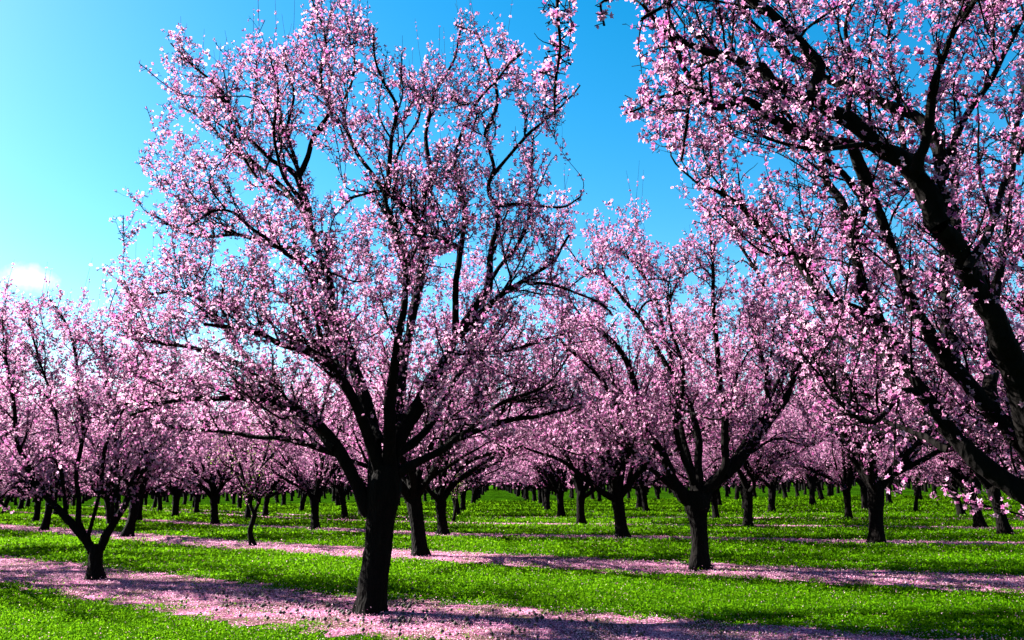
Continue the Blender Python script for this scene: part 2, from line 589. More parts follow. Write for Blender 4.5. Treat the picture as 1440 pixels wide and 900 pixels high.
def view_sampler(x0, x1, y0, y1, Yc, dy, env=None):
    def f(n):
        u = rng.uniform(-1, 1, n); v = rng.uniform(-1, 1, n)
        px = (x0 + x1) / 2 + u * (x1 - x0) / 2; py = (y0 + y1) / 2 + v * (y1 - y0) / 2
        w = rng.uniform(-1, 1, n) * np.sqrt(np.maximum(0.05, 1 - 0.8 * np.maximum(np.abs(u), np.abs(v)) ** 2))
        X = np.stack([at_depth(a, b, Yc + dy * c)[0] for a, b, c in zip(px, py, w)])
        if env is not None:
            k = env(X, -14.0)
            X = X[k] if k.any() else X
        return X
    return f


def ball_sampler(rad, zc, rz):
    def f(n):
        d = nrm(rng.standard_normal((n, 3))) * rng.uniform(0.3, 1, (n, 1)) ** 0.6
        return d * np.array((rad, rad, rz)) + np.array((0, 0, zc))
    return f


def traced(base_px, trunk_pts, limb_specs, p, label, Y0=None, lean_ext=None, env=None, leaves=0, extra=0, extra_len=3.0, thin=1.0, fill=None):
    base = on_ground(*base_px) if Y0 is None else np.array(Y0, float)
    Yb = base[1]
    limbs = []
    TP, TR = [], []
    for (px, py, w) in trunk_pts:
        pt, mpp = at_depth(px, py, Yb)
        TP.append(pt); TR.append(w * 0.5 * mpp * (0.5 + 0.5 * thin))
    trunk = None
    if TP:
        TP[0][2] = 0.0
        trunk = smooth_line(TP, TR, 26)
    for (d0, d1, w0, w1, pts) in limb_specs:
        k = len(pts)
        PP, RR = [], []
        seg = np.r_[0, np.cumsum(np.hypot(*np.diff(np.array(pts, float), axis=0).T))]; seg /= seg[-1]
        for (px, py), s in zip(pts, seg):
            pt, mpp = at_depth(px, py, Yb + d0 + (d1 - d0) * s ** 1.1)
            PP.append(pt); RR.append(0.5 * thin * (w0 + (w1 - w0) * s ** 0.8) * mpp)
        limbs.append(smooth_line(PP, RR, 9 * (k - 1) if k > 2 else 12))
    # extra secondary limbs in depth, so that the crown is as deep as it is wide
    for _ in range(extra):
        P, R = limbs[rng.integers(len(limbs))]
        i = rng.integers(int(len(P) * 0.15), int(len(P) * 0.75))
        tan = nrm(P[i] - P[i - 1])
        sgn = rng.choice((-1, 1))
        d = nrm(tan * 0.5 + np.array((rng.normal() * 0.35, sgn * rng.uniform(0.5, 1.0), 0.45)))
        L = extra_len * rng.uniform(0.6, 1.1)
        W = walk(P[i][None], d[None], np.array([L]), 10, 0.12, 0.06)[0]
        if env is not None and not env(W[-1:], 0.0)[0]:
            continue
        limbs.append(smooth_line(W, R[i] * 0.6 * np.linspace(1, 0.22, 10), 18))
    if fill:
        x0, x1, y0, y1, dy, nf = fill
        fill_limbs(limbs, view_sampler(x0, x1, y0, y1, Yb, dy, env), nf)
    parts = build_tree(base, limbs, trunk, p, env, leaves)
    return place_tree(parts, base, label=label)


def generic_parts(seed, H, rad, p, trunk_h=1.15, trunk_r=0.16, n_limb=5, young=False, leaves=0, n_low=2):
    global rng
    rng = np.random.default_rng(seed)
    lean = rng.normal(0, 0.10, 2)
    top = np.array((lean[0], lean[1], trunk_h))
    mid = top * 0.5 + np.array((rng.normal() * .03, rng.normal() * .03, 0))
    trunk = smooth_line([np.zeros(3), mid, top, top + np.array((0, 0, 0.25))], [trunk_r, trunk_r * .92, trunk_r * 1.05, trunk_r * 0.7], 12)
    limbs = []
    a0 = rng.uniform(0, 6.28)
    for i in range(n_limb):
        a = a0 + 2 * math.pi * i / n_limb + rng.normal() * 0.25
        R_ = rad * rng.uniform(0.6, 1.0); h = H * rng.uniform(0.68, 1.0)
        if i >= n_limb - n_low:
            h = H * rng.uniform(0.42, 0.55); R_ = rad * rng.uniform(1.0, 1.15)
        o = np.array((math.cos(a), math.sin(a), 0))
        s = top - np.array((0, 0, 0.12))
        pts = [s, s + o * R_ * 0.14 + np.array((0, 0, (h - trunk_h) * 0.26)),
               s + o * R_ * 0.38 + np.array((0, 0, (h - trunk_h) * 0.55)),
               s + o * R_ * 0.68 + np.array((0, 0, (h - trunk_h) * 0.75)),
               s + o * R_ * 0.95 + np.array((0, 0, (h - trunk_h) * 0.93))]
        pts = [q + rng.normal(0, 0.12, 3) * (j > 0) for j, q in enumerate(pts)]
        r0 = trunk_r * rng.uniform(0.5, 0.68)
        P, R = smooth_line(pts, [r0, r0 * .8, r0 * .52, r0 * .28, r0 * .1], p.get('limb_n', 20))
        limbs.append((P, R))
        for k in range(2 if not young else 1):
            j = int(len(P) * rng.uniform(0.15, 0.5))
            tan = nrm(P[j] - P[j - 1])
            tt = perp(tan[None])[0]
            d = nrm(tan * 0.8 + tt * 0.55 + o * 0.1 + np.array((0, 0, 0.3)))
            L = H * 0.48 * rng.uniform(0.6, 1.0)
            Wk = walk(P[j][None], d[None], np.array([L]), 8, 0.12, 0.04)[0]
            limbs.append(smooth_line(Wk, R[j] * 0.7 * np.linspace(1, 0.16, 8), p.get('limb_n', 20) * 3 // 4))
    if not young:
        fill_limbs(limbs, ball_sampler(rad, 0.60 * H, 0.40 * H), 26 if p.get('limb_n', 20) > 9 else 12)
    return build_tree(np.zeros(3), limbs, trunk, p, None, leaves)


# ------------------------------------------------------------------ ground
def ground():
    # gently uneven sheet, finer near the camera
    ys = np.concatenate([np.linspace(-60, 0, 8), np.linspace(2, 60, 60), np.geomspace(64, 3000, 26)])
    xs = np.concatenate([-np.geomspace(3000, 62, 20), np.linspace(-60, 60, 61), np.geomspace(62, 3000, 20)])
    X, Y = np.meshgrid(xs, ys)
    Z = np.zeros_like(X)
    v = np.stack([X, Y, Z], -1).reshape(-1, 3)
    nx, ny = len(xs), len(ys)
    i = (np.arange(ny - 1)[:, None] * nx + np.arange(nx - 1)[None]).reshape(-1)
    q = np.stack([i, i + 1, i + nx + 1, i + nx], 1)
    o = link('ground', make_mesh('ground', v, q, GROUND))
    o['kind'] = 'structure'


ground()

# rows of trees: centre lines of the petal strips, measured on the ground
ROWS_PX = [
    [(0, 797), (135, 816), (300, 839), (520, 864), (800, 889), (1100, 912), (1400, 935)],
    [(0, 741), (179, 754.5), (355, 767.5), (591, 781), (983, 800.5), (1440, 822)],
    [(200, 732), (302, 738.5), (443, 744), (623, 752), (875, 756), (1234, 763), (1440, 766)],
    [(279, 722), (424, 730), (637, 736), (817, 738), (1051, 740), (1379, 743)],
    [(276, 718), (485, 727), (790, 728), (1193, 729.5), (1440, 731)],
]
ROW_W = [1.25, 1.15, 0.85, 0.75, 0.75]
ROW_LINES = []
for pts in ROWS_PX:
    L = np.array([on_ground(px, py)[:2] for px, py in pts])
    d0 = L[0] - L[1]; d0 /= np.linalg.norm(d0)
    d1 = L[-1] - L[-2]; d1 /= np.linalg.norm(d1)
    L = np.vstack([L[0] + d0 * 30, L, L[-1] + d1 * 10])
    P, _ = smooth_line(np.c_[L, np.zeros(len(L))], np.ones(len(L)), 160)
    ROW_LINES.append(P[:, :2])


def row_dist(XY):
    """distance to nearest strip centre divided by its half width"""
    best = np.full(len(XY), 9.0)
    for line, w in zip(ROW_LINES, ROW_W):
        A, B = line[:-1], line[1:]
        o = np.argsort(line[:, 0])
        yy = np.interp(XY[:, 0], line[o, 0], line[o, 1])
        sl = np.gradient(line[o, 1], line[o, 0])
        s = np.interp(XY[:, 0], line[o, 0], sl)
        dd = np.abs(XY[:, 1] - yy) / np.sqrt(1 + s ** 2) / w
        best = np.minimum(best, dd)
    return best


def vnoise(XY, scale, seed):
    """smooth value noise"""
    g = np.random.default_rng(seed).uniform(-1, 1, (256, 256))
    u = XY / scale + 1000.0
    i = np.floor(u).astype(int); f = u - i; f = f * f * (3 - 2 * f)
    a = g[i[:, 0] % 256, i[:, 1] % 256]; b = g[(i[:, 0] + 1) % 256, i[:, 1] % 256]
    c = g[i[:, 0] % 256, (i[:, 1] + 1) % 256]; d = g[(i[:, 0] + 1) % 256, (i[:, 1] + 1) % 256]
    return (a * (1 - f[:, 0]) + b * f[:, 0]) * (1 - f[:, 1]) + (c * (1 - f[:, 0]) + d * f[:, 0]) * f[:, 1]


for k, (line, w) in enumerate(zip(ROW_LINES, ROW_W)):
    n = len(line)
    T = np.gradient(line, axis=0); T /= np.linalg.norm(T, axis=1, keepdims=True)
    Nn = np.c_[-T[:, 1], T[:, 0]]
    rowv = []
    for s in (-1, 1):
        ww = w * (1 + 0.13 * rng.standard_normal(n))
        rowv.append(line + Nn * s * ww[:, None])
    v = np.zeros((n, 2, 3)); v[:, 0, :2] = rowv[0]; v[:, 1, :2] = rowv[1]; v[..., 2] = 0.004
    i = np.arange(n - 1)[:, None] * 2
    q = np.concatenate([i, i + 1, i + 3, i + 2], 1)
    o = link('soil_strip', make_mesh('soil_strip', v.reshape(-1, 3), q[:, ::-1], STRIP))
    o['kind'] = 'structure'


def field_points(n, y0, y1, power=1.0, margin=1.12):
    """points in the view wedge, denser near by (uniform in log distance when power=1)"""
    u = rng.uniform(size=n)
    Y = y0 * (y1 / y0) ** u
    hw = (0.68 * Y) * margin + 1.0
    X = rng.uniform(-1, 1, n) * hw
    return np.c_[X, Y]


def grass():
    n = 900000
    XY = field_points(n, 6.2, 75)
    rd = row_dist(XY) + 0.34 * vnoise(XY, 0.5, 5) + 0.15 * vnoise(XY, 0.12, 6)
    keep = (rd > 1.0) | ((rng.uniform(size=n) < 0.06) & (rd > 0.3))
    XY = XY[keep]; rd = rd[keep]
    n = len(XY)
    hgt = 0.050 + 0.040 * vnoise(XY, 0.8, 7) + 0.035 * vnoise(XY, 0.25, 8) + 0.025 * vnoise(XY, 3.1, 9)
    hgt = np.clip(hgt, 0.012, 0.2) * np.where(rd < 1.25, 0.55, 1.0)
    s = np.maximum(0.024, XY[:, 1] * 0.0028) * rng.uniform(0.6, 1.25, n)
    c = np.zeros((n, 3)); c[:, :2] = XY
    c[:, 2] = hgt * rng.uniform(0.15, 1.0, n)
    v, q, t = leaves_geo(c, s, (0.005, 0.030, 0.0007), (0.060, 0.165, 0.0008), asp=0.55, upb=0.55)
    f = 1 + 0.16 * vnoise(XY, 2.3, 12)
    t = t * np.repeat(f, 4)[:, None]
    v[:, 2] = np.maximum(v[:, 2], 0.004)
    o = link('grass', make_mesh('grass', v, q, LEAF, t))
    o['kind'] = 'stuff'; o['label'] = 'short bright green ground cover growing between the tree rows'; o['category'] = 'grass'


grass()


def fallen_petals():
    V, Q, T, off = [], [], [], 0
    line_sets = ((0, 150000, 0.018, 7, 24), (1, 80000, 0.026, 12, 45), (2, 40000, 0.036, 18, 60), (3, 26000, 0.04, 25, 70), (4, 20000, 0.05, 30, 80))
    pts, sz = [], []
    for k, n, s, ya, yb in line_sets:
        line = ROW_LINES[k]
        m = (line[:, 1] > ya * 0.6) & (line[:, 1] < yb)
        idx = np.where(m)[0]; idx = idx[idx < len(line) - 1]
        seg = np.linalg.norm(line[idx + 1] - line[idx], axis=1) / np.maximum(line[idx, 1], 5)
        i = rng.choice(idx, n, p=seg / seg.sum()); f = rng.uniform(size=(n, 1))
        P = line[i] * (1 - f) + line[i + 1] * f
        T_ = line[i + 1] - line[i]; T_ /= np.linalg.norm(T_, axis=1, keepdims=True)
        N_ = np.c_[-T_[:, 1], T_[:, 0]]
        P = P + N_ * (np.clip(rng.normal(0, 0.55, (n, 1)), -1.3, 1.3) * ROW_W[k]) * 0.9 + rng.uniform(-1, 1, (n, 2)) * ROW_W[k] * 0.25
        dens = vnoise(P, 0.35, 21) * 0.5 + vnoise(P, 0.09, 22) * 0.35
        keep = dens > rng.uniform(-0.9, 0.55, n)
        pts.append(P[keep]); sz.append(np.full(keep.sum(), s))
    # strays lying on the grass
    st = field_points(13000, 7, 50); pts.append(st); sz.append(np.maximum(0.014, st[:, 1] * 0.0012))
    nst = len(st)
    P = np.concatenate(pts); S = np.concatenate(sz) * rng.uniform(0.7, 1.25, len(P))
    c = np.zeros((len(P), 3)); c[:, :2] = P; c[:, 2] = rng.uniform(0.006, 0.03, len(P))
    c[-nst:, 2] = rng.uniform(0.05, 0.11, nst)
    nn = nrm(rng.normal(0, 0.45, c.shape) + np.array((0, 0, 1.0)))
    u = perp(nn); w = np.cross(nn, u)
    s = S[:, None]
    V = np.stack([c - u * s * .5, c + w * s * .36, c + u * s * .55, c - w * s * .36], 1)
    V[:, 2, 2] += 0.3 * S; V[..., 2] = np.maximum(V[..., 2], 0.006)
    t = rng.uniform(0, 1, (len(P), 1))
    col = np.array((0.28, 0.05, 0.16)) * (1 - t) + np.array((0.66, 0.40, 0.50)) * t
    q = np.arange(len(P))[:, None] * 4 + np.arange(4)[None]
    o = link('fallen_petals', make_mesh('fallen_petals', V.reshape(-1, 3), q, PETAL, np.repeat(col, 4, 0)))
    o['kind'] = 'stuff'; o['label'] = 'pink and white petals fallen thickly along the tree rows'; o['category'] = 'petals'


fallen_petals()


def debris():
    m, t = new_mat('dark_husk')
    out = nd(t, 'ShaderNodeOutputMaterial')
    b = nd(t, 'ShaderNodeBsdfPrincipled', Roughness=0.9)
    n = nd(t, 'ShaderNodeTexNoise', Scale=30.0)
    r = ramp(t, [(0.3, (0.008, 0.006, 0.004)), (0.7, (0.03, 0.02, 0.014))])
    t.links.new(n.outputs['Fac'], r.inputs[0]); t.links.new(r.outputs[0], b.inputs['Base Color']); t.links.new(b.outputs[0], out.inputs[0])
    base = on_ground(520, 862)
    N = 420
    XY = base[:2] + rng.standard_normal((N, 2)) * np.array((1.7, 0.75))
    dx = XY[:, 0] - base[0]; XY[:, 1] -= dx * 0.5
    bag = Bag()
    th = rng.uniform(0, 6.28, (N, 6)); 
    octa = np.array([(1, 0, 0), (0, 1, 0), (-1, 0, 0), (0, -1, 0), (0, 0, 1), (0, 0, -1)], float)
    s = rng.uniform(0.010, 0.034, N)
    V = octa[None] * s[:, None, None] * rng.uniform(0.6, 1.3, (N, 6, 1))
    V[..., :2] += XY[:, None]; V[..., 2] += s[:, None] * 0.8 + 0.01
    tri = np.array([(0, 1, 4), (1, 2, 4), (2, 3, 4), (3, 0, 4), (1, 0, 5), (2, 1, 5), (3, 2, 5), (0, 3, 5)])
    Q = (np.arange(N)[:, None, None] * 6 + tri[None]).reshape(-1, 3)
    o = link('dark_husks', make_mesh('dark_husks', V.reshape(-1, 3), Q, m))
    o['kind'] = 'stuff'; o['label'] = 'dark husks and clods scattered round the foot of the nearest trunk'; o['category'] = 'debris'


debris()

def project(X):
    R_ = np.array(M_CAM)
    q = (X - np.array((0, 0, CAM_H))) @ R_
    return 720 + F_PX * q[:, 0] / -q[:, 2], 450 - F_PX * q[:, 1] / -q[:, 2]


# ------------------------------------------------------------------ the big tree in the foreground
rng = np.random.default_rng(5)
MAIN_LIMBS = [
    # left low
    (0, -0.6, 24, 5, [(520, 722), (483, 650), (439, 594), (389, 567), (333, 561), (261, 561), (183, 583)]),
    (0, 0.9, 14, 4, [(512, 690), (478, 644), (417, 622), (361, 614), (300, 606), (240, 600)]),
    (0, -1.4, 26, 5, [(539, 680), (511, 594), (480, 533), (450, 500), (394, 483), (344, 462), (290, 455)]),
    (-0.4, -1.8, 12, 3, [(483, 540), (450, 470), (438, 386), (394, 352), (355, 323), (311, 293), (262, 320)]),
    (-0.2, 0.8, 15, 3, [(470, 630), (425, 580), (383, 555), (344, 517), (278, 489), (222, 483), (168, 470)]),
    (0.0, 1.8, 10, 3, [(400, 560), (345, 500), (300, 440), (255, 410), (205, 415)]),
    # upper left
    (0, 1.6, 30, 5, [(530, 690), (522, 600), (500, 520), (470, 450), (463, 391), (443, 342), (425, 290), (416, 244)]),
    (0.9, 2.6, 10, 3, [(463, 391), (410, 350), (372, 340), (330, 330), (268, 330), (210, 300)]),
    (1.1, 2.2, 10, 2.5, [(420, 250), (385, 224), (345, 190), (310, 130), (275, 95), (240, 62)]),
    (1.2, 0.4, 10, 3, [(419, 250), (443, 195), (463, 156), (450, 110), (458, 55), (440, 5)]),
    (0.6, -1.0, 9, 2.5, [(440, 310), (400, 250), (385, 190), (392, 130), (380, 80)]),
    (0.6, 2.6, 9, 2.5, [(430, 300), (370, 240), (330, 215), (290, 170), (255, 150)]),
    (0.9, 0.6, 9, 2.5, [(436, 300), (418, 240), (405, 185), (412, 130), (400, 85)]),
    (0.8, 1.6, 8, 2.5, [(446, 350), (420, 290), (365, 250), (330, 190), (320, 140)]),
    # middle
    (0, -1.6, 26, 5, [(545, 680), (548, 600), (555, 520), (565, 430), (570, 362), (551, 313), (541, 264)]),
    (-1.0, -2.2, 9, 2.5, [(541, 264), (551, 196), (556, 147), (530, 90), (526, 40)]),
    (-1.0, 0.2, 9, 2.5, [(545, 275), (500, 210), (482, 150), (500, 95), (490, 50)]),
    (0, 2.4, 26, 5, [(548, 660), (560, 560), (572, 470), (589, 400), (595, 342), (585, 303), (609, 254), (619, 200)]),
    (1.6, 2.6, 9, 2.5, [(609, 254), (600, 190), (612, 130), (640, 80), (650, 30)]),
    (0.8, 1.8, 9, 2.5, [(595, 342), (560, 280), (560, 220), (590, 160), (575, 100)]),
    # right
    (0, 0.5, 36, 10, [(544, 680), (556, 622), (589, 567), (622, 511), (650, 461), (676, 424)]),
    (0.5, 0.1, 14, 4, [(676, 424), (688, 400), (693, 342), (702, 303), (688, 274), (693, 235), (683, 180)]),
    (0.2, 0.9, 8, 2.5, [(683, 190), (700, 140), (690, 95), (670, 50), (640, 35)]),
    (0.2, 0.0, 7, 2.5, [(690, 250), (730, 200), (765, 170), (800, 140), (815, 120)]),
    (0.1, -0.5, 8, 2.5, [(700, 290), (737, 288), (785, 293), (817, 276)]),
    (0.3, -1.9, 14, 4, [(640, 480), (639, 430), (644, 352), (619, 337), (580, 298), (536, 269), (492, 279)]),
    (-0.6, -1.6, 9, 3, [(644, 380), (655, 300), (640, 230), (660, 160), (700, 110), (730, 75)]),
    (0.4, -0.7, 14, 3.5, [(640, 480), (690, 425), (727, 401), (776, 367), (800, 330)]),
    (0.0, -0.9, 7, 3, [(740, 396), (776, 401), (829, 420), (860, 440)]),
    (0.2, 1.6, 10, 3, [(650, 461), (700, 380), (740, 320), (745, 250), (750, 190)]),
    (0, -0.6, 18, 4, [(556, 668), (611, 639), (650, 617), (706, 594), (760, 585), (800, 575)]),
    (-0.3, -1.2, 9, 3, [(650, 617), (700, 570), (767, 540), (800, 500)]),
    (0.1, 1.0, 11, 3, [(600, 545), (640, 500), (680, 497), (730, 490), (800, 467)]),
    (0, 2.2, 16, 3.5, [(556, 640), (600, 600), (640, 530), (690, 470), (720, 430)]),
    (0, 2.6, 14, 3.5, [(535, 620), (500, 560), (440, 480), (400, 420), (360, 400)]),
]
mp = dict(NEAR); mp.update(back=0.12, sprouts=90, cap=16, flare=0.36)


def main_env(X, m=0.0):
    px, py = project(X)
    n = len(px)
    j = rng.normal(0, 20, n) - m
    top = np.interp(px, [150, 235, 260, 300, 345, 400, 440, 500, 540, 600, 650, 700, 740, 780, 830, 900], [300, 60, 55, 105, 35, 60, -20, 5, 60, 90, 20, 30, 60, 110, 120, 300])
    left = np.interp(py, [0, 60, 150, 200, 290, 330, 400, 480, 600, 650], [235, 225, 240, 215, 178, 190, 145, 155, 130, 240])
    right = np.interp(py, [0, 60, 120, 170, 240, 275, 310, 350, 400, 450, 640, 700], [740, 760, 822, 790, 765, 822, 790, 780, 850, 870, 850, 700])
    return (py > top + j) & (px > left + j) & (px < right + j)


main_tree = traced((519, 862), [(519, 862, 40), (524, 830, 42), (531, 780, 40), (534, 735, 41), (540, 690, 54), (546, 655, 40)],
                   MAIN_LIMBS, mp, 'largest full almond tree in the foreground, thick black trunk leaning right beside fallen husks',
                   extra=8, extra_len=2.2, env=main_env, thin=0.86, fill=(150, 825, 0, 600, 2.6, 44))

# ------------------------------------------------------------------ near tree leaning in from the right edge
rng = np.random.default_rng(8)
rb = on_ground(519, 862)
RB = np.array((4.25, 5.6, 0.0))
RIGHT_LIMBS = [
    (-0.1, 0.3, 34, 11, [(1500, 735), (1440, 695), (1376, 650), (1336, 610), (1304, 560), (1266, 500), (1232, 442), (1210, 390), (1195, 340)]),
    (0.3, 0.9, 15, 4, [(1196, 342), (1185, 290), (1160, 240), (1150, 180), (1120, 130)]),
    (0.3, -0.1, 13, 4, [(1197, 345), (1215, 300), (1190, 250), (1165, 225), (1120, 190), (1080, 160)]),
    (0.2, 0.6, 20, 5, [(1250, 470), (1210, 440), (1156, 417), (1112, 350), (1068, 320), (1045, 290), (1010, 270), (985, 262)]),
    (0.1, -0.9, 50, 26, [(1520, 745), (1465, 640), (1424, 515), (1390, 435), (1351, 362), (1322, 318)]),
    (-0.9, -1.3, 32, 7, [(1322, 318), (1283, 240), (1234, 200), (1190, 166), (1141, 142), (1092, 112), (1043, 88), (985, 66), (930, 40)]),
    (-1.1, -1.8, 15, 5, [(1283, 242), (1302, 196), (1317, 112), (1337, 54), (1371, 0), (1390, -50)]),
    (0.2, -0.2, 29, 12, [(1500, 690), (1445, 635), (1395, 580), (1345, 520), (1300, 460), (1268, 405), (1250, 342), (1229, 274)]),
    (-0.2, -0.9, 19, 5, [(1229, 274), (1204, 220), (1156, 196), (1102, 176), (1053, 142), (999, 147), (950, 70), (901, 5)]),
    (-0.6, -1.0, 9, 3, [(1053, 142), (1010, 150), (960, 130), (905, 150), (880, 160)]),
    (-0.7, -0.2, 8, 3, [(975, 100), (968, 150), (962, 200), (958, 225)]),
    (-0.4, 0.6, 24, 7, [(1375, 410), (1346, 342), (1327, 274), (1320, 210), (1290, 170), (1229, 137), (1156, 103), (1090, 60), (1040, 10)]),
    (0.0, 0.5, 13, 4, [(1327, 250), (1350, 180), (1390, 120), (1420, 60), (1450, 0)]),
    (0.2, 1.4, 20, 5, [(1400, 590), (1390, 500), (1400, 400), (1420, 300), (1425, 200), (1440, 120)]),
    (0.2, 2.0, 16, 5, [(1341, 525), (1330, 440), (1330, 350), (1345, 260), (1340, 180)]),
    (-0.3, 1.0, 12, 4, [(1300, 290), (1270, 230), (1265, 150), (1250, 80), (1255, 10)]),
    (-1.2, -1.4, 16, 6, [(1141, 142), (1150, 90), (1110, 40), (1060, 0), (1000, -60), (900, -90), (820, -70), (790, -30)]),
    (-1.4, -1.4, 5.5, 3, [(790, -30), (782, 10), (789, 64), (781, 110), (780, 160)]),
    (-1.5, -1.5, 5, 3, [(880, -70), (862, -10), (845, 5), (850, 36)]),
    (-1.3, -1.2, 10, 4, [(1000, -60), (960, -20), (930, 10), (900, 30)]),
    (-1.0, -0.9, 9, 3, [(1190, 166), (1200, 100), (1190, 40), (1200, -20)]),
    (-1.0, -1.5, 9, 3, [(1234, 200), (1160, 210), (1100, 200), (1060, 185)]),
    (0.1, 0.9, 10, 3, [(1332, 632), (1270, 600), (1210, 585), (1160, 560)]),
    (0.1, 1.3, 10, 3, [(1268, 505), (1210, 490), (1160, 470), (1110, 470)]),
    (-0.9, -0.3, 14, 4, [(1360, 380), (1400, 300), (1430, 220), (1480, 150)]),
]
mp = dict(NEAR)
mp.update(sp1=0.145, len1=0.85, r1=0.010, sp2=0.10, len2=0.36, r2=0.0045, sp3=0.035, len3=0.055, per=2, bs=0.042, fill=0.85,
          limb_sides=14, tmin=0.10, rmax1=0.13, sprouts=14, back=0.30, clip=True, knot=0.25, cap=15, s2=4, rmax3=0.03, r3=0.0028)
TPX = [np.array((4.35, 5.65, 0.0)), np.array((4.28, 5.62, 0.5)), np.array((4.20, 5.6, 0.95)), np.array((4.1, 5.6, 1.35))]


def right_env(X, m=0.0):
    """outline of this crown: open air on its left, one drooping branch apart"""
    px, py = project(X)
    edge = np.interp(py, [-200, 0, 60, 110, 160, 200, 240, 262, 300, 360, 450, 620, 760], [840, 868, 885, 900, 866, 900, 962, 958, 962, 1040, 1090, 1150, 1280])
    ok = px > edge
    ok |= (np.abs(px - 781) < 34) & (py < 168) & (py > -200)
    ok |= (np.abs(px - 850) < 10) & (py < 38)
    ok |= (py < -12) & (py > -2000)
    return ok


def near_right():
    base = TPX[0]
    trunk = smooth_line(TPX, [0.20, 0.18, 0.19, 0.16], 20)
    limbs = []
    for (d0, d1, w0, w1, pts) in RIGHT_LIMBS:
        PP, RR = [], []
        seg = np.r_[0, np.cumsum(np.hypot(*np.diff(np.array(pts, float), axis=0).T))]; seg /= seg[-1]
        for (px, py), s in zip(pts, seg):
            pt, mpp = at_depth(px, py, 5.6 + d0 + (d1 - d0) * s)
            PP.append(pt); RR.append(0.5 * (w0 + (w1 - w0) * s ** 0.9) * mpp)
        if pts[0][0] > 1490:
            PP.insert(0, np.array(TPX[2])); RR.insert(0, RR[0])
        limbs.append(smooth_line(PP, RR, 10 * (len(PP) - 1)))
    # short flowering spurs along the drooping spray
    HP = [l for l, sp in zip(limbs, RIGHT_LIMBS) if sp[4][0] == (790, -30)][0][0]
    for k in range(26):
        q0 = HP[rng.integers(4, len(HP))]
        dd = nrm(np.array((rng.normal(), rng.normal() * 0.6, rng.normal() * 0.4 + 0.2)))
        limbs.append((q0 + dd * np.linspace(0, rng.uniform(0.04, 0.12), 6)[:, None], np.linspace(0.0045, 0.0025, 6)))
    fill_limbs(limbs, view_sampler(870, 1480, -60, 600, 5.7, 1.5, right_env), 20)
    parts = build_tree(base, limbs, trunk, mp, env=right_env)
    return place_tree(parts, base, label='nearest almond tree, its thick dark limbs leaning in from the right edge of the photo')


near_right()

# ------------------------------------------------------------------ traced trees of the second and first rows
rng = np.random.default_rng(21)
mp = dict(NEAR)
mp.update(sp1=0.18, len1=1.15, sp2=0.13, len2=0.48, sp3=0.055, per=2, bs=0.062, s1=5, s2=3, limb_sides=8, trunk_sides=20, sprouts=40)
traced((983, 801), [(983, 801, 26), (984, 770, 24), (982, 735, 24), (979, 705, 34), (978, 690, 26)], [
    (0, -0.5, 20, 5, [(975, 715), (947, 678), (929, 638), (902, 589), (891, 529), (860, 480), (820, 450)]),
    (0, -1.5, 12, 3, [(950, 690), (913, 656), (884, 624), (867, 571), (853, 544), (810, 500), (780, 470)]),
    (0, 0.8, 22, 5, [(985, 715), (1000, 687), (1036, 651), (1071, 607), (1102, 567), (1120, 522), (1160, 470)]),
    (0, 1.4, 13, 3.5, [(982, 700), (982, 650), (975, 590), (955, 545), (901, 452), (860, 400), (818, 373)]),
    (0, -1.2, 14, 3.5, [(984, 700), (1018, 656), (1020, 589), (1009, 505), (1004, 422), (999, 324)]),
    (0, 2.2, 12, 3.5, [(982, 700), (960, 610), (940, 500), (925, 430), (900, 380), (865, 350)]),
    (0.5, 1.8, 9, 3, [(1071, 607), (1080, 540), (1060, 470), (1070, 400), (1040, 340), (1020, 290)]),
    (0, 2.2, 10, 3, [(1020, 670), (1060, 600), (1100, 520), (1110, 440), (1140, 390)]),
    (0, -2.4, 10, 3, [(975, 680), (950, 600), (960, 520), (940, 440), (960, 380)]),
], mp, 'V shaped almond tree standing in the second petal strip, just right of centre', extra=6, extra_len=2.2, fill=(775, 1180, 325, 640, 2.6, 42))

mp2 = dict(mp); mp2.update(sp1=0.16, len1=0.9, sp2=0.12, len2=0.40, sprouts=25)
traced((135, 815), [(135, 815, 19), (134, 795, 17), (135, 775, 18), (136, 765, 14)], [
    (0, -0.3, 13, 3, [(130, 776), (110, 750), (77, 710), (50, 675), (25, 620), (15, 540), (5, 480)]),
    (0, 0.6, 8, 2.5, [(117, 758), (113, 710), (107, 667), (117, 600), (110, 520), (95, 460), (70, 420)]),
    (0, -0.5, 12, 3, [(138, 778), (163, 733), (187, 683), (213, 617), (230, 560), (245, 510)]),
    (0, 0.9, 6, 2.5, [(163, 733), (165, 670), (160, 600), (150, 530), (140, 470)]),
    (0, -0.9, 6, 2.5, [(95, 732), (85, 660), (80, 590), (60, 520), (40, 450)]),
    (0, -1.4, 6, 2.5, [(125, 760), (140, 690), (150, 620), (185, 550), (195, 490)]),
], mp2, 'small low forking almond tree at far left of the nearest petal strip', extra=4, extra_len=1.7, fill=(-20, 255, 430, 690, 1.8, 40))

